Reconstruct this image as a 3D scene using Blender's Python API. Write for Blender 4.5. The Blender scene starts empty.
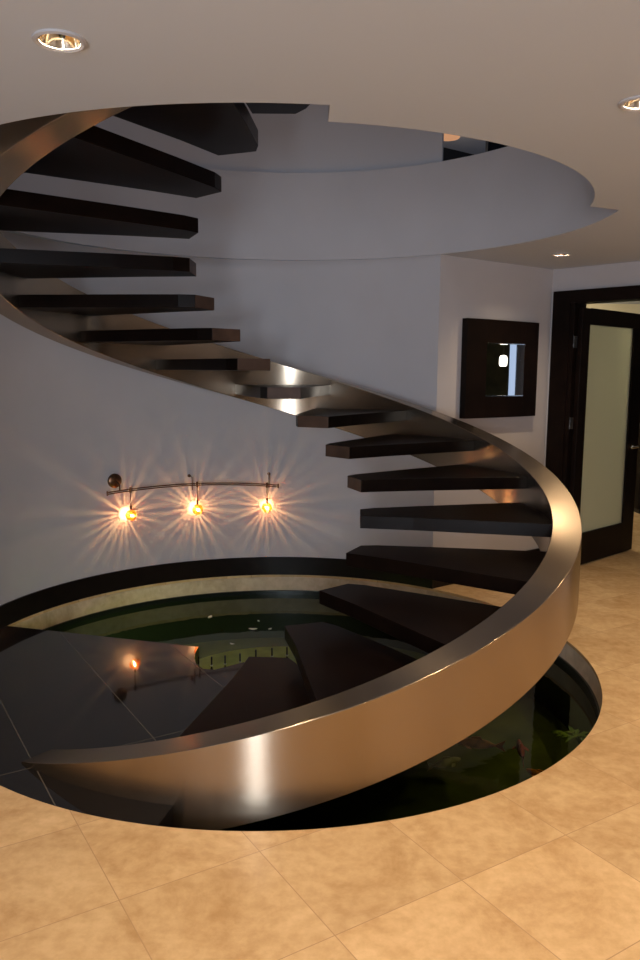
import bpy, bmesh, math, random
from mathutils import Vector, Matrix
random.seed(7)
PI = math.pi
R_ = math.radians
sc = bpy.context.scene
COL = sc.collection

# ------------------------------------------------------------------ helpers
def tag(o, label=None, cat=None, group=None, kind=None):
    if label: o['label'] = label
    if cat: o['category'] = cat
    if group: o['group'] = group
    if kind: o['kind'] = kind
    return o

def empty(name, loc=(0, 0, 0), rz=0.0):
    o = bpy.data.objects.new(name, None)
    o.empty_display_size = 0.1
    o.location = loc
    o.rotation_euler = (0, 0, rz)
    COL.objects.link(o)
    return o

def mesh_obj(name, verts, faces, mat, parent=None, smooth=False, bevel=0.0, seg=2, autosmooth=None, recalc=True):
    me = bpy.data.meshes.new(name)
    me.from_pydata([tuple(v) for v in verts], [], faces)
    bm = bmesh.new(); bm.from_mesh(me)
    bmesh.ops.remove_doubles(bm, verts=bm.verts, dist=1e-6)
    if recalc: bmesh.ops.recalc_face_normals(bm, faces=bm.faces)
    bm.to_mesh(me); bm.free()
    o = bpy.data.objects.new(name, me)
    COL.objects.link(o)
    me.materials.append(mat)
    if smooth:
        for p in me.polygons: p.use_smooth = True
    if autosmooth is not None:
        for p in me.polygons: p.use_smooth = True
        try: me.set_sharp_from_angle(angle=R_(autosmooth))
        except Exception: pass
    if bevel > 0:
        m = o.modifiers.new('bevel', 'BEVEL'); m.width = bevel; m.segments = seg; m.limit_method = 'ANGLE'; m.angle_limit = R_(40)
    if parent: o.parent = parent
    return o

class MB:
    def __init__(s): s.v = []; s.f = []
    def add(s, vs, fs):
        n = len(s.v); s.v += [tuple(v) for v in vs]; s.f += [tuple(i + n for i in f) for f in fs]; return s
    def box(s, x0, y0, z0, x1, y1, z1, M=None):
        vs = [(x0,y0,z0),(x1,y0,z0),(x1,y1,z0),(x0,y1,z0),(x0,y0,z1),(x1,y0,z1),(x1,y1,z1),(x0,y1,z1)]
        if M is not None: vs = [tuple(M @ Vector(v)) for v in vs]
        return s.add(vs, [(0,3,2,1),(4,5,6,7),(0,1,5,4),(1,2,6,5),(2,3,7,6),(3,0,4,7)])
    def tube(s, pts, r, n=10, caps=True):
        pts = [Vector(p) for p in pts]; rings = []
        rad = r if isinstance(r, (list, tuple)) else [r] * len(pts)
        prev = None
        for i, p in enumerate(pts):
            a = pts[max(i-1, 0)]; b = pts[min(i+1, len(pts)-1)]
            t = (b - a).normalized()
            if prev is None:
                up = Vector((0,0,1)) if abs(t.z) < .9 else Vector((1,0,0))
                x = t.cross(up).normalized()
            else:
                x = (prev - t * prev.dot(t)).normalized()
            prev = x; y = t.cross(x)
            rings.append([p + (x*math.cos(2*PI*k/n) + y*math.sin(2*PI*k/n))*rad[i] for k in range(n)])
        vs = [v for rg in rings for v in rg]; fs = []
        for i in range(len(rings)-1):
            for k in range(n):
                fs.append((i*n+k, i*n+(k+1)%n, (i+1)*n+(k+1)%n, (i+1)*n+k))
        if caps:
            fs.append(tuple(range(n))[::-1]); fs.append(tuple((len(rings)-1)*n+k for k in range(n)))
        return s.add(vs, fs)
    def lathe(s, prof, n=32, M=None, closed=False):
        # prof: list of (r, z)
        vs = []; fs = []
        for (r, z) in prof:
            for k in range(n):
                v = Vector((r*math.cos(2*PI*k/n), r*math.sin(2*PI*k/n), z))
                vs.append(tuple(M @ v) if M is not None else tuple(v))
        m = len(prof)
        for i in range(m if closed else m-1):
            for k in range(n):
                a = i*n+k; b = i*n+(k+1)%n; j = (i+1) % m
                fs.append((a, b, j*n+(k+1)%n, j*n+k))
        return s.add(vs, fs)
    def obj(s, name, mat, parent=None, **k): return mesh_obj(name, s.v, s.f, mat, parent, **k)

# ------------------------------------------------------------------ materials
def mat(name):
    m = bpy.data.materials.new(name); m.use_nodes = True
    nt = m.node_tree; b = nt.nodes['Principled BSDF']
    return m, nt, b
def N(nt, t, **kw):
    n = nt.nodes.new(t)
    for k, v in kw.items(): setattr(n, k, v)
    return n
def simple(name, col, rough=.5, metal=0.0, spec=.5, noise=0.0, nscale=8.0, bump=0.0, bscale=60.0):
    m, nt, b = mat(name)
    b.inputs['Roughness'].default_value = rough
    b.inputs['Metallic'].default_value = metal
    b.inputs['Specular IOR Level'].default_value = spec
    b.inputs['Base Color'].default_value = (*col, 1)
    tc = N(nt, 'ShaderNodeTexCoord')
    if noise > 0:
        no = N(nt, 'ShaderNodeTexNoise'); no.inputs['Scale'].default_value = nscale; no.inputs['Detail'].default_value = 6
        nt.links.new(tc.outputs['Object'], no.inputs['Vector'])
        r = N(nt, 'ShaderNodeValToRGB')
        r.color_ramp.elements[0].position = .3; r.color_ramp.elements[1].position = .7
        r.color_ramp.elements[0].color = (*[c*(1-noise) for c in col], 1)
        r.color_ramp.elements[1].color = (*[min(1, c*(1+noise)) for c in col], 1)
        nt.links.new(no.outputs['Fac'], r.inputs['Fac']); nt.links.new(r.outputs['Color'], b.inputs['Base Color'])
    if bump > 0:
        n2 = N(nt, 'ShaderNodeTexNoise'); n2.inputs['Scale'].default_value = bscale; n2.inputs['Detail'].default_value = 4
        nt.links.new(tc.outputs['Object'], n2.inputs['Vector'])
        bp = N(nt, 'ShaderNodeBump'); bp.inputs['Strength'].default_value = bump; bp.inputs['Distance'].default_value = .01
        nt.links.new(n2.outputs['Fac'], bp.inputs['Height']); nt.links.new(bp.outputs['Normal'], b.inputs['Normal'])
    return m
def emit(name, col, st):
    m, nt, b = mat(name)
    b.inputs['Base Color'].default_value = (0, 0, 0, 1); b.inputs['Specular IOR Level'].default_value = 0
    b.inputs['Emission Color'].default_value = (*col, 1); b.inputs['Emission Strength'].default_value = st
    return m

def grid_fac(nt, vec, a0, sa, b0, sb, w):
    """1 on the joints of a square grid turned to the floor's diagonal"""
    outs = []
    for (dx, dy, o0, s) in ((.85, .527, a0, sa), (-.527, .85, b0, sb)):
        d = N(nt, 'ShaderNodeVectorMath', operation='DOT_PRODUCT'); d.inputs[1].default_value = (dx, dy, 0)
        nt.links.new(vec, d.inputs[0])
        s1 = N(nt, 'ShaderNodeMath', operation='SUBTRACT'); s1.inputs[1].default_value = o0; nt.links.new(d.outputs['Value'], s1.inputs[0])
        s2 = N(nt, 'ShaderNodeMath', operation='PINGPONG'); s2.inputs[1].default_value = s/2; nt.links.new(s1.outputs[0], s2.inputs[0])
        l = N(nt, 'ShaderNodeMath', operation='LESS_THAN'); l.inputs[1].default_value = w/2; nt.links.new(s2.outputs[0], l.inputs[0])
        fl = N(nt, 'ShaderNodeMath', operation='DIVIDE'); fl.inputs[1].default_value = s; nt.links.new(s1.outputs[0], fl.inputs[0])
        f2 = N(nt, 'ShaderNodeMath', operation='FLOOR'); nt.links.new(fl.outputs[0], f2.inputs[0])
        outs.append((l.outputs[0], f2.outputs[0]))
    mx = N(nt, 'ShaderNodeMath', operation='MAXIMUM'); nt.links.new(outs[0][0], mx.inputs[0]); nt.links.new(outs[1][0], mx.inputs[1])
    cb = N(nt, 'ShaderNodeCombineXYZ'); nt.links.new(outs[0][1], cb.inputs[0]); nt.links.new(outs[1][1], cb.inputs[1])
    return mx.outputs[0], cb.outputs[0]

def travertine(name, tiles=True, c0=(.40,.245,.125), c1=(.70,.50,.31), rough=.22):
    m, nt, b = mat(name)
    tc = N(nt, 'ShaderNodeTexCoord'); V = tc.outputs['Object']
    L = nt.links
    n1 = N(nt, 'ShaderNodeTexNoise'); n1.inputs['Scale'].default_value = 3.2; n1.inputs['Detail'].default_value = 9; n1.inputs['Roughness'].default_value = .70; n1.inputs['Distortion'].default_value = .45
    r1 = N(nt, 'ShaderNodeValToRGB'); e = r1.color_ramp.elements
    e[0].position = .30; e[0].color = (*c0, 1); e[1].position = .72; e[1].color = (*c1, 1)
    mid = r1.color_ramp.elements.new(.5); mid.color = (*[(a*.4+c*.6) for a, c in zip(c0, c1)], 1)
    L.new(n1.outputs['Fac'], r1.inputs['Fac'])
    # small pits and clouds
    n2 = N(nt, 'ShaderNodeTexNoise'); n2.inputs['Scale'].default_value = 19; n2.inputs['Detail'].default_value = 6; n2.inputs['Roughness'].default_value = .6
    L.new(V, n2.inputs['Vector'])
    r2 = N(nt, 'ShaderNodeValToRGB'); r2.color_ramp.elements[0].position = .36; r2.color_ramp.elements[1].position = .62
    r2.color_ramp.elements[0].color = (.84, .80, .74, 1); r2.color_ramp.elements[1].color = (1, 1, 1, 1)
    L.new(n2.outputs['Fac'], r2.inputs['Fac'])
    mul = N(nt, 'ShaderNodeMix', data_type='RGBA', blend_type='MULTIPLY'); mul.inputs[0].default_value = .8
    L.new(r1.outputs['Color'], mul.inputs[6]); L.new(r2.outputs['Color'], mul.inputs[7])
    out = mul.outputs[2]
    if tiles:
        g, cell = grid_fac(nt, V, .697, .5135, 2.345, .5, .0035)
        wn = N(nt, 'ShaderNodeTexWhiteNoise'); L.new(cell, wn.inputs['Vector'])
        ad = N(nt, 'ShaderNodeVectorMath', operation='MULTIPLY_ADD'); ad.inputs[1].default_value = (9, 9, 9)
        L.new(wn.outputs['Color'], ad.inputs[0]); L.new(V, ad.inputs[2]); L.new(ad.outputs[0], n1.inputs['Vector'])
        mr = N(nt, 'ShaderNodeMapRange'); mr.inputs['To Min'].default_value = .92; mr.inputs['To Max'].default_value = 1.04
        L.new(wn.outputs['Value'], mr.inputs['Value'])
        m2 = N(nt, 'ShaderNodeVectorMath', operation='SCALE'); L.new(out, m2.inputs[0]); L.new(mr.outputs[0], m2.inputs['Scale'])
        mx = N(nt, 'ShaderNodeMix', data_type='RGBA'); L.new(g, mx.inputs[0]); L.new(m2.outputs[0], mx.inputs[6]); mx.inputs[7].default_value = (.46, .29, .15, 1)
        out = mx.outputs[2]
    else:
        L.new(V, n1.inputs['Vector'])
    L.new(out, b.inputs['Base Color'])
    rr = N(nt, 'ShaderNodeMapRange'); rr.inputs['To Min'].default_value = rough*.95; rr.inputs['To Max'].default_value = rough*1.15
    L.new(n2.outputs['Fac'], rr.inputs['Value']); L.new(rr.outputs[0], b.inputs['Roughness'])
    bp = N(nt, 'ShaderNodeBump'); bp.inputs['Strength'].default_value = .025; bp.inputs['Distance'].default_value = .004
    L.new(n2.outputs['Fac'], bp.inputs['Height']); L.new(bp.outputs['Normal'], b.inputs['Normal'])
    return m

M_floor = travertine('travertine_tiles', c0=(.54,.335,.155), c1=(.78,.55,.30))
M_liner = travertine('travertine_lining', tiles=False, c0=(.42,.31,.20), c1=(.74,.60,.44), rough=.4)
M_wall = simple('wall_paint', (.50,.485,.50), rough=.75, spec=.3, noise=.03, nscale=2.5, bump=.05, bscale=220)
M_wall_up = simple('upper_wall_paint', (.50,.485,.50), rough=.75, spec=.3)
M_ceil = simple('ceiling_paint', (.52,.575,.655), rough=.85, spec=.2, bump=.04, bscale=200)
M_base = simple('ebony_baseboard', (.008,.005,.004), spec=.25, rough=.3, noise=.3, nscale=12)
M_end_lit = simple('lamp_lit_tread_end', (.075,.042,.028), rough=.5, spec=.2, noise=.25, nscale=9)  # tread end colour with the wall lamps' glow painted in
M_tread = simple('ebony_tread', (.0055,.0027,.0018), rough=.32, spec=.075, noise=.35, nscale=5)
M_dark = simple('espresso_wood', (.007,.0036,.0026), rough=.45, spec=.12, noise=.35, nscale=7)
M_bronze = simple('aged_bronze', (.16,.085,.05), rough=.35, metal=1.0, noise=.2, nscale=40)
M_hinge = simple('gunmetal', (.10,.095,.09), rough=.35, metal=1.0)
M_chrome = simple('chrome', (.75,.74,.72), rough=.12, metal=1.0)
M_canwhite = simple('white_trim_ring', (.44,.44,.46), rough=.45)
M_reflector = simple('can_reflector', (.80,.70,.55), rough=.10, metal=1.0)
M_bulb = emit('halogen_bulb', (1.0,.72,.38), 30.0)
M_canbulb = emit('can_bulb', (1.0,.80,.52), 2.5)
M_mirror = simple('mirror_silver', (.88,.89,.90), rough=.01, metal=1.0)
M_basin = simple('algae_basin', (.055,.06,.011), rough=.7, noise=.45, nscale=5)
M_plinth = simple('algae_plinth', (.60,.60,.14), rough=.7, noise=.25, nscale=9)
M_band = simple('black_waterline_tile', (.006,.010,.009), rough=.25)
M_koi_red = simple('koi_red', (.42,.035,.015), rough=.4, noise=.4, nscale=20)
M_koi_or = simple('koi_orange', (.45,.13,.03), rough=.4, noise=.5, nscale=22)
M_koi_w = simple('koi_white', (.45,.40,.30), rough=.4, noise=.4, nscale=22)
M_lily = simple('water_weed', (.10,.14,.05), rough=.6, noise=.5, nscale=20)
M_petal = simple('petal', (.75,.72,.60), rough=.6)
M_black = simple('matt_black', (.008,.008,.009), rough=.5)
M_white = simple('white_cap', (.75,.75,.70), rough=.4)
M_pend = emit('lit_opal_glass', (1.0,.90,.74), 7.0)
M_dusk = emit('dusk_sky', (.46,.58,.80), 1.0)
M_orange = emit('warm_lamp_glow', (1.0,.50,.26), .55)
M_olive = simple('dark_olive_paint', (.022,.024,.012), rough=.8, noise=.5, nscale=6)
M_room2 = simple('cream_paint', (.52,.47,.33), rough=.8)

# polished black granite with pale joints
def granite():
    m, nt, b = mat('polished_black_granite'); L = nt.links
    tc = N(nt, 'ShaderNodeTexCoord'); V = tc.outputs['Object']
    no = N(nt, 'ShaderNodeTexNoise'); no.inputs['Scale'].default_value = 160; no.inputs['Detail'].default_value = 3; L.new(V, no.inputs['Vector'])
    r = N(nt, 'ShaderNodeValToRGB'); r.color_ramp.elements[0].color = (.004,.004,.0045,1); r.color_ramp.elements[1].color = (.016,.015,.015,1)
    r.color_ramp.elements[0].position = .4; r.color_ramp.elements[1].position = .75
    L.new(no.outputs['Fac'], r.inputs['Fac'])
    g, cell = grid_fac(nt, V, .657, .535, 3.39, 6.0, .0045)
    mx = N(nt, 'ShaderNodeMix', data_type='RGBA'); L.new(g, mx.inputs[0]); L.new(r.outputs['Color'], mx.inputs[6]); mx.inputs[7].default_value = (.09,.08,.065,1)
    L.new(mx.outputs[2], b.inputs['Base Color'])
    b.inputs['Roughness'].default_value = .05; b.inputs['Specular IOR Level'].default_value = .36
    n3 = N(nt, 'ShaderNodeTexNoise'); n3.inputs['Scale'].default_value = 6; L.new(V, n3.inputs['Vector'])
    bp = N(nt, 'ShaderNodeBump'); bp.inputs['Strength'].default_value = .03; bp.inputs['Distance'].default_value = .01
    L.new(n3.outputs['Fac'], bp.inputs['Height']); L.new(bp.outputs['Normal'], b.inputs['Normal'])
    return m
M_granite = granite()

# brushed stainless steel, brushed along the curve
def steel():
    m, nt, b = mat('brushed_steel'); L = nt.links
    b.inputs['Base Color'].default_value = (.37,.295,.215,1); b.inputs['Metallic'].default_value = 1
    b.inputs['Roughness'].default_value = .30
    b.inputs['Anisotropic'].default_value = .9
    b.inputs['Anisotropic Rotation'].default_value = .25
    tg = N(nt, 'ShaderNodeTangent', direction_type='RADIAL', axis='Z'); L.new(tg.outputs[0], b.inputs['Tangent'])
    tc = N(nt, 'ShaderNodeTexCoord')
    no = N(nt, 'ShaderNodeTexNoise'); no.inputs['Scale'].default_value = 5; no.inputs['Detail'].default_value = 6; L.new(tc.outputs['Object'], no.inputs['Vector'])
    rr = N(nt, 'ShaderNodeMapRange'); rr.inputs['To Min'].default_value = .22; rr.inputs['To Max'].default_value = .28
    L.new(no.outputs['Fac'], rr.inputs['Value']); L.new(rr.outputs[0], b.inputs['Roughness'])
    return m
M_steel = steel()

# still water: Fresnel mirror over a green tinted see-through body
def water():
    m, nt, b = mat('pond_water'); L = nt.links
    nt.nodes.remove(b); out = nt.nodes['Material Output']
    tr = N(nt, 'ShaderNodeBsdfTransparent'); tr.inputs[0].default_value = (.58,.66,.30,1)
    gl = N(nt, 'ShaderNodeBsdfGlossy'); gl.inputs['Roughness'].default_value = .02; gl.inputs['Color'].default_value = (.9,.95,.85,1)
    fr = N(nt, 'ShaderNodeFresnel'); fr.inputs['IOR'].default_value = 1.28
    mx = N(nt, 'ShaderNodeMixShader'); L.new(fr.outputs[0], mx.inputs[0]); L.new(tr.outputs[0], mx.inputs[1]); L.new(gl.outputs[0], mx.inputs[2])
    tc = N(nt, 'ShaderNodeTexCoord'); no = N(nt, 'ShaderNodeTexNoise'); no.inputs['Scale'].default_value = 9; L.new(tc.outputs['Object'], no.inputs['Vector'])
    bp = N(nt, 'ShaderNodeBump'); bp.inputs['Strength'].default_value = .05; bp.inputs['Distance'].default_value = .01; L.new(no.outputs['Fac'], bp.inputs['Height'])
    L.new(bp.outputs['Normal'], gl.inputs['Normal']); L.new(bp.outputs['Normal'], fr.inputs['Normal'])
    L.new(mx.outputs[0], out.inputs['Surface'])
    return m
M_water = water()

def thin_glass(name, tint, ior=1.45, body=None, bodyf=0.0, rough=.01):
    m, nt, b = mat(name); L = nt.links
    nt.nodes.remove(b); out = nt.nodes['Material Output']
    tr = N(nt, 'ShaderNodeBsdfTransparent'); tr.inputs[0].default_value = (*tint, 1)
    gl = N(nt, 'ShaderNodeBsdfGlossy'); gl.inputs['Roughness'].default_value = rough
    fr = N(nt, 'ShaderNodeFresnel'); fr.inputs['IOR'].default_value = ior
    mx = N(nt, 'ShaderNodeMixShader'); L.new(fr.outputs[0], mx.inputs[0]); L.new(tr.outputs[0], mx.inputs[1]); L.new(gl.outputs[0], mx.inputs[2])
    last = mx
    if body:
        tl = N(nt, 'ShaderNodeBsdfTranslucent'); tl.inputs[0].default_value = (*body, 1)
        df = N(nt, 'ShaderNodeBsdfDiffuse'); df.inputs[0].default_value = (*body, 1)
        m0 = N(nt, 'ShaderNodeMixShader'); L.new(tl.outputs[0], m0.inputs[1]); L.new(df.outputs[0], m0.inputs[2])
        m2 = N(nt, 'ShaderNodeMixShader'); m2.inputs[0].default_value = bodyf; L.new(mx.outputs[0], m2.inputs[1]); L.new(m0.outputs[0], m2.inputs[2]); last = m2
    L.new(last.outputs[0], out.inputs['Surface'])
    return m
M_pane = thin_glass('door_glass', (.80,.86,.72), body=(.80,.80,.64), bodyf=.6)
M_amber = thin_glass('amber_glass', (1.0,.62,.22), body=(1.0,.60,.16), bodyf=.65)

# ------------------------------------------------------------------ layout constants (metres; camera above the origin)
CX, CY, R = -.2695, 4.6494, 1.8947        # pond rim
SX, SY = -.2465, 4.6093                   # axis of the stair
KX, KY = -.2357, 4.651                    # centre of the opening in the ceiling
H, H2 = 2.5997, 3.2712
WATER = -.17
def cyl(cx, cy, r, phi, z): a = R_(phi); return (cx + r*math.sin(a), cy - r*math.cos(a), z)

A = Vector((.9008, 6.1526, 0)); B = Vector((1.995, 6.985, 0))
T = Vector((.681, -.732, 0)); Nn = Vector((.732, .681, 0))       # along / behind the door wall
X0, X1, Y0, Y1 = -2.175, 3.7, -3.2, 10.4

def ring_slab(name, cx, cy, rfun, phis, rect, z0, z1, m, top=True):
    """slab with a round opening; rfun(phi) may jump (two entries per phi)"""
    x0, y0, x1, y1 = rect
    pts = []
    for ph, r in phis:
        a = R_(ph); d = (math.sin(a), -math.cos(a)); t = 1e9
        if d[0] > 1e-9: t = min(t, (x1-cx)/d[0])
        if d[0] < -1e-9: t = min(t, (x0-cx)/d[0])
        if d[1] > 1e-9: t = min(t, (y1-cy)/d[1])
        if d[1] < -1e-9: t = min(t, (y0-cy)/d[1])
        pts.append(((cx+d[0]*r, cy+d[1]*r), (cx+d[0]*t, cy+d[1]*t)))
    vs = []; fs = []
    for (i, o) in pts:
        vs += [(i[0], i[1], z0), (o[0], o[1], z0), (i[0], i[1], z1), (o[0], o[1], z1)]
    n = len(pts)
    for k in range(n):
        a = 4*k; b = 4*((k+1) % n)
        fs += [(a, a+1, b+1, b), (a, b, b+2, a+2)]
        if top: fs += [(a+2, b+2, b+3, a+3)]
        fs += [(a+1, a+3, b+3, b+1)]
    return mesh_obj(name, vs, fs, m, autosmooth=20)

def phis_for(cx, cy, rect, base, jumps=(), step=2.0):
    ph = [(k*step, None) for k in range(int(360/step))]
    for (x, y) in ((rect[0], rect[1]), (rect[2], rect[1]), (rect[2], rect[3]), (rect[0], rect[3])):
        ph.append((math.degrees(math.atan2(x-cx, cy-y)) % 360, None))
    out = [(p, base(p)) for p, _ in ph]
    for p, ra, rb in jumps: out += [(p-1e-4, ra), (p+1e-4, rb)]
    out.sort(); return out

# ------------------------------------------------------------------ the room
rectF = (X0-.15, Y0, 6.7, Y1)
fl = ring_slab('floor', CX, CY, None, phis_for(CX, CY, rectF, lambda p: R), rectF, -.02, 0.0, M_floor)
tag(fl, 'polished beige travertine tile floor laid on the diagonal', kind='structure')

RF1, RF2 = 1.690, 1.866
def rce(p): return RF1 if 8.6 < p < 81.5 else RF2
rectC = (X0-.15, Y0, 6.7, Y1)
phc = sorted([q for q in phis_for(KX, KY, rectC, rce) if not (80.9 < q[0] < 84.5)] + [(7.94, RF2), (8.68, RF1), (80.9, RF1), (84.5, RF2)])
ce = ring_slab('ceiling', KX, KY, None, phc, rectC, H, H2, M_ceil)
ce.data.materials.append(M_wall)
for pg in ce.data.polygons:
    c_ = pg.center
    if abs(pg.normal.z) < .5 and math.hypot(c_.x-KX, c_.y-KY) < 2.0: pg.material_index = 1
tag(ce, 'pale plaster ceiling with a large round stairwell opening', kind='structure')

def wall_strip(name, pts, z0, z1, th, m, smooth=True, label=None, outward=None):
    """vertical wall following a plan polyline; th = thickness to the outside (left of travel)"""
    n = len(pts); vs = []; fs = []
    P = [Vector((p[0], p[1], 0)) for p in pts]
    for i, p in enumerate(P):
        a = P[max(i-1, 0)]; b = P[min(i+1, n-1)]
        t = (b-a).normalized(); nn = Vector((-t.y, t.x, 0))
        q = p + nn*th
        vs += [(p.x, p.y, z0), (p.x, p.y, z1), (q.x, q.y, z0), (q.x, q.y, z1)]
    for i in range(n-1):
        a = 4*i; b = a+4
        fs += [(a, b, b+1, a+1), (a+2, a+3, b+3, b+2), (a+1, b+1, b+3, a+3), (a, a+2, b+2, b)]
    fs += [(0, 1, 3, 2), (4*(n-1), 4*(n-1)+2, 4*(n-1)+3, 4*(n-1)+1)]
    o = mesh_obj(name, vs, fs, m, autosmooth=25)
    if label is not None: tag(o, label, kind='structure')
    return o

RW = R + .010
# curved wall behind the pond, from the vertical corner round to the left, then straight to the front
arc = [cyl(CX, CY, RW, p, 0)[:2] for p in [270 - 2*k for k in range(0, 64)] if p >= 142.2]
arc.append((A.x, A.y))
o = wall_strip('wall_curved', arc, 0, H, .14, M_wall, label='grey painted wall curving round behind the pond')
o = wall_strip('wall_left', [(X0+.001, Y0), (X0+.001, CY)], 0, H, .14, M_wall, label='grey painted side wall')
# flat wall with the mirror
wall_strip('wall_back', [(A.x, A.y), (B.x, B.y)], 0, H, .16, M_wall, label='flat grey wall carrying the dark framed mirror')
# base boards
arcb = [cyl(CX, CY, R-.004, p, 0)[:2] for p in [270 - 2*k for k in range(0, 64)] if p >= 142.1] + [cyl(CX, CY, R-.004, 141.6, 0)[:2]]
o = wall_strip('baseboard_curved', arcb, 0.0005, .1537, .012, M_base, label='tall glossy black baseboard curving round the pond')
d = (B-A).normalized(); nb = Vector((d.y, -d.x, 0))
wall_strip('baseboard_back', [tuple((A+nb*.014)[:2]), tuple((B+nb*.014)[:2])], 0.0005, .1537, .013, M_base, label='tall glossy black baseboard under the mirror wall')
wall_strip('baseboard_left', [(X0+.013, Y0), (X0+.013, CY-.02)], 0.0005, .1537, .012, M_base, label='black baseboard on the side wall')

# door wall: piece above the opening and pieces beside it
def door_box(name, s0, s1, n0, n1, z0, z1, m, parent=None, bevel=0.0):
    mb = MB(); vs = []
    for z in (z0, z1):
        for (s, nn) in ((s0, n0), (s1, n0), (s1, n1), (s0, n1)):
            p = B + T*s + Nn*nn; vs.append((p.x, p.y, z))
    mb.add(vs, [(0,3,2,1),(4,5,6,7),(0,1,5,4),(1,2,6,5),(2,3,7,6),(3,0,4,7)])
    return mb.obj(name, m, parent, bevel=bevel)
DS0, DS1, DZ = .243, 1.72, 2.305
tag(door_box('wall_door', 0, DS0-.04, 0, .16, 0, H, M_wall), 'narrow strip of grey wall beside the door casing', kind='structure')
tag(door_box('wall_header', DS0-.04, DS1+.04, 0, .16, DZ+.02, H, M_wall), 'grey wall above the doorway', kind='structure')
tag(door_box('wall_right', DS1+.04, 2.45, 0, .16, 0, H, M_wall), 'grey wall past the doorway', kind='structure')
tag(wall_strip('wall_side', [(3.70, 5.22), (3.70, Y0)], 0, H, .14, M_wall), 'grey side wall on the right', kind='structure')
# wall behind the camera with a big window to the dusk
mb = MB(); mb.box(X0, Y0-.14, 0, 3.7, Y0, .25); mb.box(X0, Y0-.14, 2.35, 3.7, Y0, H); mb.box(X0, Y0-.14, .25, -.88, Y0, 2.35); mb.box(-.42, Y0-.14, .25, 3.7, Y0, 2.35)
tag(mb.obj('wall_front', M_wall), 'grey wall behind the viewer with a tall window', kind='structure')
mb = MB()
for x in (-.88, -.45): mb.box(x, Y0-.10, .25, x+.03, Y0-.04, 2.35)
mb.box(-.88, Y0-.10, .25, -.42, Y0-.04, .28); mb.box(-.88, Y0-.10, 2.32, -.42, Y0-.04, 2.35)
tag(mb.obj('window_1', M_dark), 'dark framed tall window behind the viewer', kind='structure')

# door casing (architrave and jambs), leaf, hinges, handle, pane
dr = empty('door_1', tuple(B + T*DS0)); tag(dr, 'open espresso wood door with a tall glass panel', kind='structure')
def ch(o):  # keep world placement under the empty
    o.parent = dr; o.matrix_parent_inverse = Matrix.Translation(-dr.location); return o
mb = MB()
def dbox(mb, s0, s1, n0, n1, z0, z1):
    vs = []
    for z in (z0, z1):
        for (s, nn) in ((s0, n0), (s1, n0), (s1, n1), (s0, n1)):
            p = B + T*s + Nn*nn; vs.append((p.x, p.y, z))
    mb.add(vs, [(0,3,2,1),(4,5,6,7),(0,1,5,4),(1,2,6,5),(2,3,7,6),(3,0,4,7)])
dbox(mb, .035, DS0-.045, -.035, 0, 0, DZ+.105)
dbox(mb, DS0-.045, DS0-.008, -.022, .17, 0, DZ+.02)
dbox(mb, DS0-.045, DS1+.20, -.035, 0, DZ+.0, DZ+.105)
dbox(mb, DS0-.045, DS1+.04, 0, .16, DZ-.0, DZ+.02)
dbox(mb, DS1+.04, DS1+.20, -.035, 0, 0, DZ)
dbox(mb, DS1, DS1+.04, -.02, .16, 0, DZ)
ch(mb.obj('door_casing', M_dark, bevel=.004))
# leaf swung away from the viewer: runs along Nn from the hinge
LL = 1.17; LZ0, LZ1 = .012, 2.268; HS = DS0-.003; NZ = .03
leaf = MB()
def lbox(mb, l0, l1, z0, z1, t0=0, t1=.045): dbox(mb, HS+t0, HS+t1, NZ+l0, NZ+l1, z0, z1)
lbox(leaf, 0, .13, LZ0, LZ1); lbox(leaf, .955, LL, LZ0, LZ1); lbox(leaf, .13, .955, LZ0, .30); lbox(leaf, .13, .955, LZ1-.135, LZ1)
lf = ch(leaf.obj('door_leaf', M_dark, bevel=.003))
g = MB(); lbox(g, .125, .96, .295, LZ1-.13, .018, .026)
def sub(o, par): o.parent = par; o.matrix_parent_inverse = par.matrix_parent_inverse.copy(); return o
gp = g.obj('glass_pane', M_pane); gp.parent = lf
hd = MB()
for side in (-1, 1):
    s_ = HS + (.0 if side < 0 else .045)
    p0 = B + T*s_ + Nn*(NZ+1.05) + Vector((0, 0, 1.03)); q0 = p0 + T*(.055*side)
    hd.tube([tuple(p0), tuple(q0)], .011, 12); hd.tube([tuple(q0), tuple(q0 - Nn*.03), tuple(q0 - Nn*.13)], [.011, .010, .008], 12)
    hd.tube([tuple(p0 + T*.001*side), tuple(p0 + T*.008*side)], .027, 20)
ho = hd.obj('lever_handle', M_chrome, autosmooth=40); ho.parent = lf; ho['label'] = 'chrome lever handle'
for z in (.45, 1.29, 1.98):
    hg = MB(); p = B + T*(HS-.012) + Nn*(NZ-.035)
    hg.tube([(p.x, p.y, z-.05), (p.x, p.y, z+.05)], .011, 10)
    for dz in (-.025, .025): hg.tube([(p.x, p.y, z+dz-.004), (p.x, p.y, z+dz+.004)], .014, 10)
    for (a_, b_) in ((-.035, 0), (0, .035)):
        q1 = p + T*a_; q2 = p + T*b_
        hg.add([(q1.x, q1.y, z-.05), (q2.x, q2.y, z-.05), (q2.x, q2.y, z+.05), (q1.x, q1.y, z+.05),
                *[((q1+Nn*.004).x, (q1+Nn*.004).y, z-.05), ((q2+Nn*.004).x, (q2+Nn*.004).y, z-.05), ((q2+Nn*.004).x, (q2+Nn*.004).y, z+.05), ((q1+Nn*.004).x, (q1+Nn*.004).y, z+.05)]],
               [(0,1,2,3),(4,7,6,5),(0,4,5,1),(1,5,6,2),(2,6,7,3),(3,7,4,0)])
    h_ = ch(hg.obj('hinge', M_hinge)); h_['label'] = 'dark metal hinge'

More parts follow.
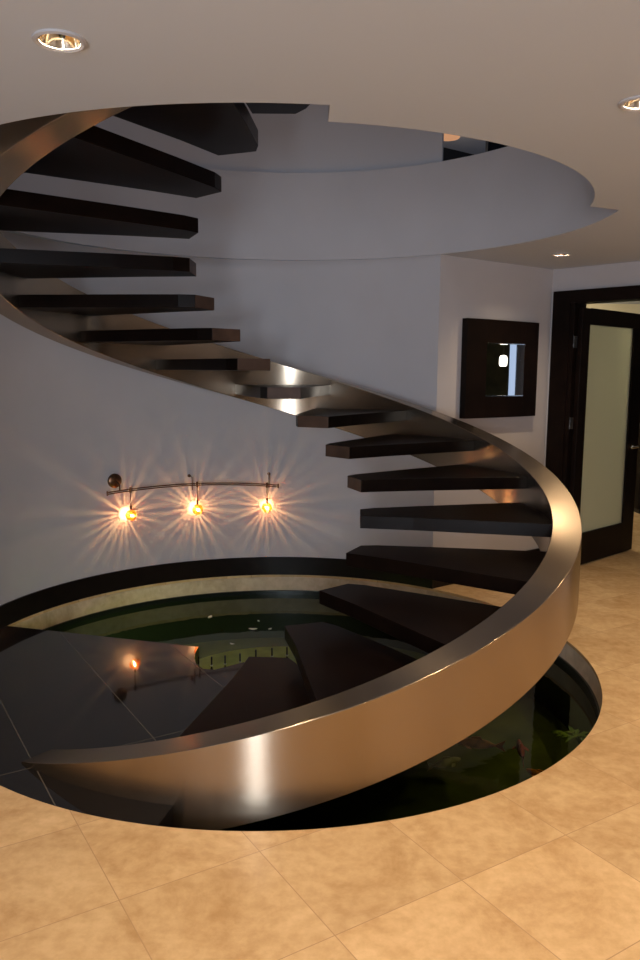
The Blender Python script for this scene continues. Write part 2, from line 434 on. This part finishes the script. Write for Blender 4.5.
# ------------------------------------------------------------------ room beyond the door
mb = MB(); mb.box(1.6, 10.25, 0, 6.6, 10.38, H); tag(mb.obj('wall_far', M_room2), 'cream wall of the room beyond the door', kind='structure')
WY = 6.54
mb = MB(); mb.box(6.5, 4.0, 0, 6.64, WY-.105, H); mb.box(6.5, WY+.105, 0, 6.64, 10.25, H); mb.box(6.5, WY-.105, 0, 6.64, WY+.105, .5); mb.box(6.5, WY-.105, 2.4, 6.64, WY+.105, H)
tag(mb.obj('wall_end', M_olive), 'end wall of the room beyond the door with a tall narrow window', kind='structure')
mb = MB(); mb.box(3.84, 4.0, 0, 6.5, 4.12, H); tag(mb.obj('wall_near', M_room2), 'near wall of the room beyond the door', kind='structure')
w2 = empty('window_2', (6.57, WY, .5)); tag(w2, 'tall narrow window showing blue dusk', kind='structure')
mb = MB(); mb.box(.0, -.104, 0, .02, .104, 1.9); o = mb.obj('dusk_glass', M_dusk, w2)
mb = MB()
for y in (-.104,-.004,.096): mb.box(-.03, y, 0, -.005, y+.008, 1.9)
mb.box(-.03, -.104, 0, -.005, .104, .02); mb.box(-.03, -.104, 1.88, -.005, .104, 1.9); mb.obj('window_frame', M_dark, w2)
# pendant seen in the mirror
PY = 6.45
pd = empty('pendant_lamp', (4.5, PY, 1.80)); tag(pd, 'small glowing opal glass pendant lamp seen in the mirror', 'lamp')
mb = MB(); mb.lathe([(.001,.125),(.02,.125),(.038,.115),(.045,.09),(.045,.02),(.038,.0),(.001,-.005)], 24); mb.obj('glass_shade', M_pend, pd, smooth=True)
mb = MB(); mb.tube([(0,0,.12),(0,0,H-1.80-.02)], .005, 8); mb.obj('suspension_rod', M_black, pd)
mb = MB(); mb.lathe([(.001,H-1.8),(.05,H-1.8),(.05,H-1.83),(.001,H-1.83)], 24); mb.obj('ceiling_cup', M_black, pd)
# dark cabinet standing in the far room
cb = empty('tall_cabinet', (4.35, 9.9, 0)); tag(cb, 'tall dark cabinet standing in the room beyond the door', 'cabinet')
mb = MB(); mb.box(-.42, -.28, .06, .42, .28, 2.05); mb.obj('body', M_dark, cb, bevel=.004)
mb = MB(); mb.box(-.39, -.25, 0, .39, .25, .06); mb.obj('plinth', M_black, cb)
for k in (0, 1):
    mb = MB(); mb.box(-.415+k*.417, -.30, .07, -.003+k*.417, -.281, 2.04); dd = mb.obj('cabinet_door', M_dark, cb, bevel=.003)
    mb = MB(); x = -.03 if k == 0 else .03; mb.tube([(x, -.325, .95), (x, -.325, 1.1)], .006, 8); mb.tube([(x,-.30,.96),(x,-.325,.96)],.004,6); mb.tube([(x,-.30,1.09),(x,-.325,1.09)],.004,6); mb.obj('handle', M_chrome, dd)

# ------------------------------------------------------------------ upper storey seen through the opening
rectU = (-3.2, 1.0, 5.2, 14.0)
arcu = [cyl(KX, KY, 1.95, p, 0)[:2] for p in [290 - 2*k for k in range(0, 80)] if p >= 144.3]
arcu.append(cyl(KX, KY, 1.95, 144.3, 0)[:2])
wall_strip('wall_upper', arcu, H2, 5.2, .02, M_wall_up, label='pale curved wall of the upper storey')
mb = MB(); mb.box(-3.3, -3.2, 5.2, 6.7, 14.2, 5.3); tag(mb.obj('ceiling_upper', M_wall_up), 'ceiling of the upper storey', kind='structure')
# dark passage wall upstairs and dark block beside it
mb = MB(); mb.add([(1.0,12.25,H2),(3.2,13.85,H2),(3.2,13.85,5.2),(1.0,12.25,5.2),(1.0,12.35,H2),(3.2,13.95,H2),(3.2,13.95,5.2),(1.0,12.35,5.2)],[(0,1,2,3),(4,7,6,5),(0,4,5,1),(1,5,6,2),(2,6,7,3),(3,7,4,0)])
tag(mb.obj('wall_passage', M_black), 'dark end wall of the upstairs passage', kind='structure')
ul = empty('ceiling_drum_lamp', (1.82, 11.95, 5.2)); tag(ul, 'small warm drum lamp on the upper storey ceiling', 'lamp')
mb = MB(); mb.lathe([(.001,0),(.16,0),(.16,-.12),(.15,-.13),(.001,-.13)], 28); mb.obj('shade', M_orange, ul, autosmooth=40)
mb = MB(); mb.lathe([(.001,-.0),(.175,-.0),(.175,-.02),(.16,-.02)], 28); mb.obj('mounting_ring', M_bronze, ul)
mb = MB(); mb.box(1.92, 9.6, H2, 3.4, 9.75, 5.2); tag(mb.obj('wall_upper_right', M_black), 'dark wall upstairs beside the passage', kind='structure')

# ------------------------------------------------------------------ pond
pb = empty('pond_basin', (CX, CY, -.8)); tag(pb, 'round sunken pond basin lined with travertine under the stair', 'pond')
def ring_wall(r0, r1, z0, z1, n=160):
    mb = MB(); mb.lathe([(r0, z0), (r1, z0), (r1, z1), (r0, z1)], n, closed=True); return mb
z = .8
ring_wall(R, R+.04, -.135+z, -.0215+z).obj('stone_lining', M_liner, pb, autosmooth=30)
ring_wall(R-.012, R+.04, -.8+z, -.136+z).obj('waterline_tiles', M_band, pb, autosmooth=30)
mb = MB(); mb.lathe([(.001, -.55+z), (R-.013, -.55+z), (R-.013, -.60+z), (.001, -.60+z)], 96); mb.obj('basin_floor', M_basin, pb)
mb = MB(); mb.lathe([(.001, -.20), (.72, -.20), (.74, -.215), (.74, -.549), (.001, -.549)], 96)
pl = mb.obj('center_plinth', M_plinth); pl.location = (SX, SY, 0); pl.parent = pb; pl.matrix_parent_inverse = Matrix.Translation((-CX, -CY, .8)); pl['label'] = 'yellow-green submerged round plinth'
mb = MB(); mb.lathe([(.001, WATER), (.6, WATER), (1.2, WATER), (R-.0125, WATER)], 96)
w_ = mb.obj('pond_water', M_water, recalc=False)
for p_ in w_.data.polygons:
    if p_.normal.z < 0: p_.flip()
w_.data.update(); w_.location = (CX, CY, 0); tag(w_, 'still dark green water filling the round pond', 'water', kind='stuff')

# granite landing slab that bridges the left front of the pond
cut = [(-.748,4.749),(-.756,4.677),(-.749,4.556),(-.714,4.443),(-.669,4.385),(-.600,4.372),(-.443,4.497)]
out = [cyl(CX, CY, R-.0015, p, 0)[:2] for p in [-10.2 - 2*k for k in range(0, 48)] if p > -104.7] + [cyl(CX, CY, R-.0015, -104.75, 0)[:2]]
outline = cut + [(-.30, 4.15)] + out
vs = [(x, y, 0.0) for x, y in outline] + [(x, y, -.150) for x, y in outline]; n = len(outline)
fs = [tuple(range(n))[::-1], tuple(range(n, 2*n))] + [(i, (i+1) % n, n+(i+1) % n, n+i) for i in range(n)]
ld = empty('landing', (CX, CY, 0)); tag(ld, 'polished black granite landing slab over the left of the pond', 'landing')
o = mesh_obj('granite_slab', vs, fs, M_granite); o.parent = ld; o.matrix_parent_inverse = Matrix.Translation((-CX, -CY, 0))
# little upright nozzles round the centre of the pond
for (x, y) in ((-.690,4.886),(-.606,4.912),(-.513,4.950),(-.416,5.024),(-.311,5.058),(-.212,5.079)):
    e = empty('pond_nozzle', (x, y, -.1995)); tag(e, 'thin dark upright nozzle with a pale tip in the middle of the pond', 'nozzle', 'nozzles standing round the centre of the pond')
    mb = MB(); mb.tube([(0,0,0),(0,0,.085)], .0055, 8); mb.obj('stem', M_black, e)
    mb = MB(); mb.lathe([(.001,.0),(.009,.0),(.009,.008),(.001,.010)], 10); mb.obj('foot', M_black, e)
    mb = MB(); mb.lathe([(.001,.020),(.0085,.021),(.0085,.030),(.001,.031)], 10); mb.obj('pale_collar', M_white, e)

# added fill spots, hidden under the landing slab to brighten the back water
for (x, y, az) in ((-1.45, 4.78, 5), (-.90, 4.62, 12)):
    d_ = Vector((math.sin(R_(az)), math.cos(R_(az)), 0)); c_ = Vector((x, y, -.205))
    mb = MB(); mb.tube([tuple(c_ - d_*.05), tuple(c_ + d_*.03 - Vector((0,0,.02)))], .028, 20)
    mb.box(x-.012, y-.02, -.18, x+.012, y+.02, -.149)
    o = mb.obj('added_fill_housing', M_black, autosmooth=40); o.parent = ld; o.matrix_parent_inverse = Matrix.Translation((-CX, -CY, 0))
    l = bpy.data.lights.new('added_pond_fill', 'SPOT'); l.energy = 110; l.color = (1.0,1.0,.62); l.spot_size = R_(116); l.spot_blend = .6; l.shadow_soft_size = .015
    o = bpy.data.objects.new('added_pond_fill', l); o.location = tuple(c_ + d_*.045 - Vector((0,0,.012)))
    o.rotation_euler = (d_ * math.cos(R_(44)) - Vector((0,0,math.sin(R_(44))))).to_track_quat('-Z', 'Y').to_euler(); COL.objects.link(o)
# koi
def koi(loc, rz, L, m, label):
    e = empty('koi_fish', loc, rz); tag(e, label, 'fish', 'koi in the pond')
    mb = MB(); n = 12; prof = [(-.5,.02),(-.42,.05),(-.3,.10),(-.1,.135),(.12,.13),(.3,.10),(.42,.065),(.49,.03),(.5,.004)]
    pts = []; fs = []
    for (t, r) in prof:
        for k in range(n):
            a = 2*PI*k/n; pts.append((t*L, r*L*.72*math.cos(a) + .05*L*math.sin(3*t), r*L*1.0*math.sin(a)))
    for i in range(len(prof)-1):
        for k in range(n): fs.append((i*n+k, i*n+(k+1)%n, (i+1)*n+(k+1)%n, (i+1)*n+k))
    fs.append(tuple(range(n))); fs.append(tuple((len(prof)-1)*n+k for k in range(n)))
    mb.add(pts, fs); mb.obj('body', m, e, smooth=True)
    t = .004
    mb = MB(); y0 = -.05*L
    mb.add([(-.48*L,y0-t,-.02*L),(-.48*L,y0-t,.02*L),(-.72*L,y0-.05*L,.16*L),(-.64*L,y0-.03*L,0),(-.72*L,y0-.05*L,-.14*L),
            (-.48*L,y0+t,-.02*L),(-.48*L,y0+t,.02*L),(-.72*L,y0-.04*L,.16*L),(-.64*L,y0-.02*L,0),(-.72*L,y0-.04*L,-.14*L)],
           [(0,1,3),(1,2,3),(0,3,4),(5,8,6),(6,8,7),(5,9,8),(0,5,6,1),(1,6,7,2),(2,7,8,3),(3,8,9,4),(4,9,5,0)])
    mb.obj('tail_fin', m, e)
    mb = MB(); mb.add([(.15*L,-t,.10*L),(-.18*L,-t,.11*L),(-.12*L,-t,.19*L),(.08*L,-t,.16*L),(.15*L,t,.10*L),(-.18*L,t,.11*L),(-.12*L,t,.19*L),(.08*L,t,.16*L)],
                      [(0,1,2,3),(4,7,6,5),(0,4,5,1),(1,5,6,2),(2,6,7,3),(3,7,4,0)]); mb.obj('dorsal_fin', m, e)
    for s in (-1, 1):
        mb = MB(); mb.add([(.26*L,s*.07*L,-.03*L),(.12*L,s*.07*L,-.04*L),(.05*L,s*.21*L,-.07*L),(.17*L,s*.20*L,-.06*L),(.26*L,s*.07*L,-.024*L),(.12*L,s*.07*L,-.034*L),(.05*L,s*.21*L,-.064*L),(.17*L,s*.20*L,-.054*L)],
                      [(0,1,2,3),(4,7,6,5),(0,4,5,1),(1,5,6,2),(2,6,7,3),(3,7,4,0)]); mb.obj('pectoral_fin', m, e)
    return e
koi((1.06, 3.90, -.235), R_(75), .20, M_koi_red, 'red koi in the water at the right of the pond')
koi((.84, 3.99, -.25), R_(160), .22, M_koi_or, 'orange koi left of the red koi')
koi((.66, 3.80, -.26), R_(20), .17, M_koi_w, 'pale koi nearest the steel band, left of the orange koi')
koi((1.10, 3.68, -.26), R_(130), .15, M_koi_or, 'small orange koi near the front rim of the pond')
# weed clump near the right rim
mb = MB()
for k in range(16):
    a = random.uniform(0, 2*PI); l = random.uniform(.05, .12); w = .012
    c = Vector((random.uniform(-.03,.03), random.uniform(-.03,.03), 0)); d_ = Vector((math.cos(a), math.sin(a), 0)); s_ = Vector((-d_.y, d_.x, 0))*w
    e1 = c + d_*l*.5 + Vector((0,0,.012)); e2 = c + d_*l + Vector((0,0,.004)); th = Vector((0,0,.002))
    mb.add([c-s_*.4, c+s_*.4, e1+s_, e2, e1-s_, c-s_*.4+th, c+s_*.4+th, e1+s_+th, e2+th, e1-s_+th],
           [(0,1,2,3,4),(9,8,7,6,5),(0,5,6,1),(1,6,7,2),(2,7,8,3),(3,8,9,4),(4,9,5,0)])
o = mb.obj('water_weed', M_lily); o.location = (1.36, 3.97, -.195); tag(o, 'pale green clump of water weed near the right rim of the pond', 'plant')
for i, (x, y, s, lb) in enumerate(((-.485,5.613,.022,'larger white petal floating behind the nozzles, nearest the back wall'),(-.841,5.892,.020,'white petal floating on the water under the left and middle lamps'),
                       (-.603,5.286,.013,'tiny white petal floating just beyond the landing corner'),(-.36,5.616,.012,'tiny white petal floating right of the larger one'),(-.458,5.80,.010,'tiniest white petal, farthest toward the back wall'))):
    mb = MB(); n = 12
    top = [(s*math.cos(2*PI*k/n)*(1.2 if k % 6 else 1.5), s*.7*math.sin(2*PI*k/n), .003+.002*math.cos(4*PI*k/n)) for k in range(n)]
    bot = [(x_, y_, z_-.002) for x_, y_, z_ in top]
    mb.add(top+bot, [tuple(range(n)), tuple(range(n, 2*n))[::-1]] + [(k, n+k, n+(k+1)%n, (k+1)%n) for k in range(n)])
    o = mb.obj('floating_petal', M_petal); o.location = (x, y, WATER+.0005); o.rotation_euler = (0, 0, i*1.3); tag(o, lb, 'petal', 'white petals floating on the pond')

# ------------------------------------------------------------------ spiral stair
st = empty('spiral_staircase', (SX, SY, 0)); tag(st, 'steel and dark wood spiral staircase rising out of the pond with free-ended treads', 'staircase')
RO, RI = 1.7124, 1.5607
def ztop(p): return .3099 + .0080*p
PH0, PH1 = -38.0, 384.0
sec = []; ph = PH0
vs = []; fs = []
k = 0
while ph <= PH1 + 1e-6:
    zt = ztop(ph); zb = max(zt - .3616, -.50)
    zb = min(zb, zt-.01)
    for (r, z_) in ((RI, zb), (RO, zb), (RO, zt), (RI, zt)):
        a = R_(ph); vs.append((r*math.sin(a), -r*math.cos(a), z_))
    k += 1; ph += 2.0
for i in range(k-1):
    a = 4*i; b = a+4
    fs += [(a, b, b+1, a+1), (a+1, b+1, b+2, a+2), (a+2, b+2, b+3, a+3), (a+3, b+3, b, a)]
fs += [(0,1,2,3), (4*(k-1)+3, 4*(k-1)+2, 4*(k-1)+1, 4*(k-1))]
so = mesh_obj('steel_stringer', vs, fs, M_steel, st, autosmooth=35, bevel=.003); so['label'] = 'wide brushed stainless steel box band'
# treads
TH = .075
def pol(r, dg): a = R_(dg); return (r*math.cos(a), r*math.sin(a))
prof = [(.480, -.128), (.490, .088), (.575, .137)]
back = [pol(r, 14.2) for r in (.9, 1.2, RI+.02)]
front = [pol(r, -12.8) for r in (RI+.02, 1.2, .8)]
prof = prof + back + [pol(RI+.03, d_) for d_ in (9, 4, 0, -5, -9)] + front
for i in range(17):
    c = -.7 + 22.72*i; zt = .1712 + .18*i
    a = R_(c); u = Vector((math.sin(a), -math.cos(a), 0)); v = Vector((math.cos(a), math.sin(a), 0))
    top = [u*x + v*y + Vector((0,0,zt)) for x, y in prof]; bot = [p_ - Vector((0,0,TH)) for p_ in top]; n = len(prof)
    fs = [tuple(range(n)), tuple(range(n, 2*n))[::-1]] + [(j, n+j, n+(j+1) % n, (j+1) % n) for j in range(n)]
    to = mesh_obj('tread', top+bot, fs, M_tread, st, bevel=.0025)
    to.data.materials.append(M_end_lit)
    for pg in to.data.polygons:            # warm lamp light painted as brown on the free end face
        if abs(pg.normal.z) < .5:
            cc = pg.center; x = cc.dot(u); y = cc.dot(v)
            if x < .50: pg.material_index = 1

# ------------------------------------------------------------------ wall lamps on a curved rail
wl = empty('rail_wall_lamp', cyl(CX, CY, RW, -134.76, .80)); tag(wl, 'bronze curved rail with three small glowing glass lamps on the curved wall', 'lamp')
WI = Matrix.Translation(-wl.location)
def wch(o, par=None):
    if par is None: o.parent = wl; o.matrix_parent_inverse = WI
    else: o.parent = par
    return o
RR = R - .085
def rail_z(p):  # p from -133.5 to -177
    t = (p + 133.0)/(-44.5)
    return .795 + .022*math.sin(PI*min(1, t*1.0)*.8) - .030*t*t - .004
pr = [-132.6 - k*1.0 for k in range(0, 46)]
mb = MB()
for dz in (-.007, .007): mb.tube([cyl(CX, CY, RR, p, rail_z(p)+dz) for p in pr], .0045, 8)
for p in (pr[0], pr[-1]): mb.tube([cyl(CX, CY, RR, p, rail_z(p)-.018), cyl(CX, CY, RR, p, rail_z(p)+.018)], .006, 8)
wch(mb.obj('rail', M_bronze, autosmooth=50))
def to_wall(p, z): # matrix whose +Z points from wall inward
    a = R_(p); nrm = Vector((-math.sin(a), math.cos(a), 0)); tx = Vector((math.cos(a), math.sin(a), 0))
    M = Matrix((( tx.x, 0, nrm.x, 0), (tx.y, 0, nrm.y, 0), (0, 1, 0, 0), (0, 0, 0, 1)))
    M.translation = Vector(cyl(CX, CY, RW, p, z)); return M
mb = MB(); mb.lathe([(.001,.001),(.056,.001),(.056,.018),(.046,.028),(.02,.034),(.001,.035)], 32, M=to_wall(-136.2, .868))
mb.tube([cyl(CX,CY,RW-.03,-136.2,.868), cyl(CX,CY,RR,-136.0,.845), cyl(CX,CY,RR,-136.0,.80)], .006, 8)
wch(mb.obj('canopy', M_bronze, autosmooth=40))
for p in (-155.2, -175.2):
    mb = MB(); mb.tube([cyl(CX,CY,RW-.001,p,.865), cyl(CX,CY,RR,p,.865), cyl(CX,CY,RR,p,.76)], .004, 8)
    mb.lathe([(.001,.001),(.013,.001),(.013,.008),(.001,.010)], 16, M=to_wall(p, .865)); wch(mb.obj('standoff', M_bronze))
LAMPS = [(-138.87, .600), (-156.5, .598), (-174.66, .593)]
for (p, z_) in LAMPS:
    hd = MB(); zr = rail_z(p)
    hd.tube([cyl(CX,CY,RR,p,zr+.022), cyl(CX,CY,RR,p,zr-.02)], .009, 10)
    hd.tube([cyl(CX,CY,RR,p,zr), cyl(CX,CY,RR,p,z_+.075)], .0035, 8)
    hd.lathe([(.001,.0),(.009,.0),(.009,.040),(.001,.045)], 12, M=Matrix.Translation(cyl(CX,CY,RR,p,z_+.035)))
    h = wch(hd.obj('lamp_holder', M_bronze))
    # pleated glass flower: petals round an axis square to the wall
    M = to_wall(p, z_); M.translation = Vector(cyl(CX, CY, RR, p, z_))
    sh = MB(); n = 26
    for q in range(n):
        a = 2*PI*(q + random.uniform(-.18,.18))/n; w = random.uniform(.24, .42)*2*PI/n
        ro, ri = random.uniform(.039,.044), .027
        vs = []
        for z2, rs in ((-.034, .62), (-.014, 1.0), (.014, 1.0), (.034, .62)):
            for (r_, aa) in ((ri, a-w), (ro, a-w*.6), (ro, a+w*.6), (ri, a+w)):
                vs.append(M @ Vector((r_*rs*math.cos(aa), r_*rs*math.sin(aa), z2)))
        f = [(0,1,2,3), (15,14,13,12)]
        for j in range(3):
            for e_ in range(4): f.append((4*j+e_, 4*j+4+e_, 4*j+4+(e_+1)%4, 4*j+(e_+1)%4))
        sh.add(vs, f)
    s = sh.obj('pleated_glass_shade', M_amber, autosmooth=40); s.parent = h
    mb = MB(); mb.lathe([(.0005,-.010),(.005,-.008),(.0075,0),(.006,.008),(.0005,.012)], 14, M=Matrix.Translation(cyl(CX,CY,RR-.008,p,z_)))
    b_ = mb.obj('bulb', M_bulb, smooth=True); b_.parent = h
    ld_ = bpy.data.lights.new('wall_lamp_light', 'POINT'); ld_.energy = 3.2; ld_.color = (1.0,.52,.20); ld_.shadow_soft_size = .002
    lo = bpy.data.objects.new('wall_lamp_light', ld_); lo.location = cyl(CX,CY,RR+.008,p,z_); COL.objects.link(lo)

# ------------------------------------------------------------------ mirror
dAB = (B-A).normalized(); nin = Vector((dAB.y, -dAB.x, 0))   # towards the room
mr = empty('wall_mirror', tuple(A + dAB*.258 + Vector((0,0,1.352)))); tag(mr, 'square mirror in a very wide flat espresso wood frame', 'mirror')
mr.rotation_euler = (0, 0, math.atan2(dAB.y, dAB.x))          # local x along the wall, -y into the room
W_, Hh = .885, .785; ox0, ox1, oz0, oz1 = .235, .705, .172, .602; TF = .060
mb = MB()
mb.box(0,-TF,0,ox0,-.002,Hh); mb.box(ox1,-TF,0,W_,-.002,Hh); mb.box(ox0,-TF,0,ox1,-.002,oz0); mb.box(ox0,-TF,oz1,ox1,-.002,Hh)
mb.obj('frame', M_dark, mr, bevel=.002)
mb = MB(); mb.box(ox0,-.020,oz0,ox1,-.014,oz1); mb.obj('mirror_glass', M_mirror, mr)
mb = MB(); s = .006
mb.box(ox0,-TF-.001,oz0,ox1,-.020,oz0+s); mb.obj('metal_lip', M_chrome, mr)
mb = MB(); mb.box(ox0,-TF-.001,oz1-s,ox1,-.020,oz1); mb.obj('metal_lip', M_chrome, mr)

# ------------------------------------------------------------------ recessed ceiling lights
cans = []
def downlight(x, y, label, energy, aim=None, angle=128, blend=1.0, r=.055, tilt=(0,0)):
    e = empty('recessed_light', (x, y, H)); tag(e, label, 'light', 'round recessed ceiling lights')
    mb = MB(); mb.lathe([(r, .0), (r+.017, .0), (r+.017, -.006), (r+.008, -.009), (r, -.004)], 40, closed=True); mb.obj('trim_ring', M_canwhite, e, autosmooth=40)
    mb = MB(); mb.lathe([(r-.0005, -.002), (r-.004, .012), (r-.016, .045), (.030, .085), (.001, .088)], 40, closed=False); mb.obj('reflector', M_reflector, e, smooth=True)
    mb = MB(); mb.lathe([(.001,.052),(.016,.056),(.024,.066),(.024,.083)], 20); mb.obj('bulb', M_canbulb, e, smooth=True)
    cans.append((x, y, r))
    l = bpy.data.lights.new('recessed_spot', 'SPOT'); l.energy = energy; l.color = (1.0,.735,.46); l.spot_size = R_(angle); l.spot_blend = blend; l.shadow_soft_size = .03
    lo = bpy.data.objects.new('recessed_spot', l); lo.location = (x, y, H+.035); lo.rotation_euler = (tilt[0], tilt[1], 0); COL.objects.link(lo)
downlight(-.718, 2.292, 'recessed ceiling light at the near left, in front of the stairwell', 110)
downlight(1.050, 2.749, 'recessed ceiling light cut by the right edge of the picture', 110)
downlight(1.791, 6.084, 'far small recessed ceiling light near the mirror', 52)
for (x, y, w) in ((-.8,.1,100), (1.0,.2,100), (2.75,2.6,110), (2.75,4.6,110), (2.75,.2,80)):
    downlight(x, y, 'recessed ceiling light outside the picture', w)

# cut the can holes into the ceiling slab
cut_me = MB()
for (x, y, r) in cans: cut_me.lathe([(.0, -.02), (r, -.02), (r, .12), (.0, .12)], 40, M=Matrix.Translation((x, y, H)))
cutter = cut_me.obj('cutter', M_ceil)
md = ce.modifiers.new('cans', 'BOOLEAN'); md.operation = 'DIFFERENCE'; md.solver = 'EXACT'; md.object = cutter
dg = bpy.context.evaluated_depsgraph_get(); nm = bpy.data.meshes.new_from_object(ce.evaluated_get(dg)); ce.modifiers.clear(); ce.data = nm
bpy.data.objects.remove(cutter, do_unlink=True)

# other lights: dusk through the window behind the camera, next room, upstairs
def area(name, loc, rot, sx, sy, en, col):
    l = bpy.data.lights.new(name, 'AREA'); l.shape = 'RECTANGLE'; l.size = sx; l.size_y = sy; l.energy = en; l.color = col
    o = bpy.data.objects.new(name, l); o.location = loc; o.rotation_euler = rot; COL.objects.link(o); return o
area('window_daylight', (-.65, Y0-.03, 1.3), (R_(90), 0, 0), 0.42, 2.0, 185, (.78,.87,1.0))
area('upstairs_light', (-.2, 3.6, 5.15), (0, 0, 0), 2.5, 2.5, 17, (.90,.92,1.0))
l = bpy.data.lights.new('pendant_light', 'POINT'); l.energy = 9; l.color = (1,.85,.62); l.shadow_soft_size = .002
o = bpy.data.objects.new('pendant_light', l); o.location = (4.5, PY, 2.45); COL.objects.link(o)
l = bpy.data.lights.new('far_room_light', 'POINT'); l.energy = 60; l.color = (1,.84,.60); l.shadow_soft_size = .1
o = bpy.data.objects.new('far_room_light', l); o.location = (2.75, 9.1, 2.35); COL.objects.link(o)

l = bpy.data.lights.new('drum_light', 'POINT'); l.energy = 9; l.color = (1,.85,.7); l.shadow_soft_size = .1
o = bpy.data.objects.new('drum_light', l); o.location = (1.82, 11.6, 4.6); COL.objects.link(o)
w = bpy.data.worlds.new('World'); sc.world = w; w.use_nodes = True
w.node_tree.nodes['Background'].inputs[0].default_value = (.30,.38,.55,1); w.node_tree.nodes['Background'].inputs[1].default_value = .25

# ------------------------------------------------------------------ camera
cam = bpy.data.cameras.new('camera'); co = bpy.data.objects.new('camera', cam); COL.objects.link(co); sc.camera = co
cam.sensor_fit = 'VERTICAL'; cam.sensor_height = 36; cam.lens = 789.13*36/960; cam.clip_start = .05
t = R_(7.7685); r = R_(.4508)
fw = Vector((0, math.cos(t), -math.sin(t))); up = Vector((0, math.sin(t), math.cos(t))); ri = Vector((1, 0, 0))
ri2 = ri*math.cos(r) + up*math.sin(r); up2 = -ri*math.sin(r) + up*math.cos(r)
co.matrix_world = Matrix(((ri2.x, up2.x, -fw.x, 0), (ri2.y, up2.y, -fw.y, 0), (ri2.z, up2.z, -fw.z, 1.7079), (0, 0, 0, 1)))

vs_ = sc.view_settings; sc.display_settings.display_device = 'sRGB'
vs_.view_transform = 'Standard'; vs_.look = 'None'; vs_.gamma = 1; vs_.use_curve_mapping = False; vs_.exposure = 0.0
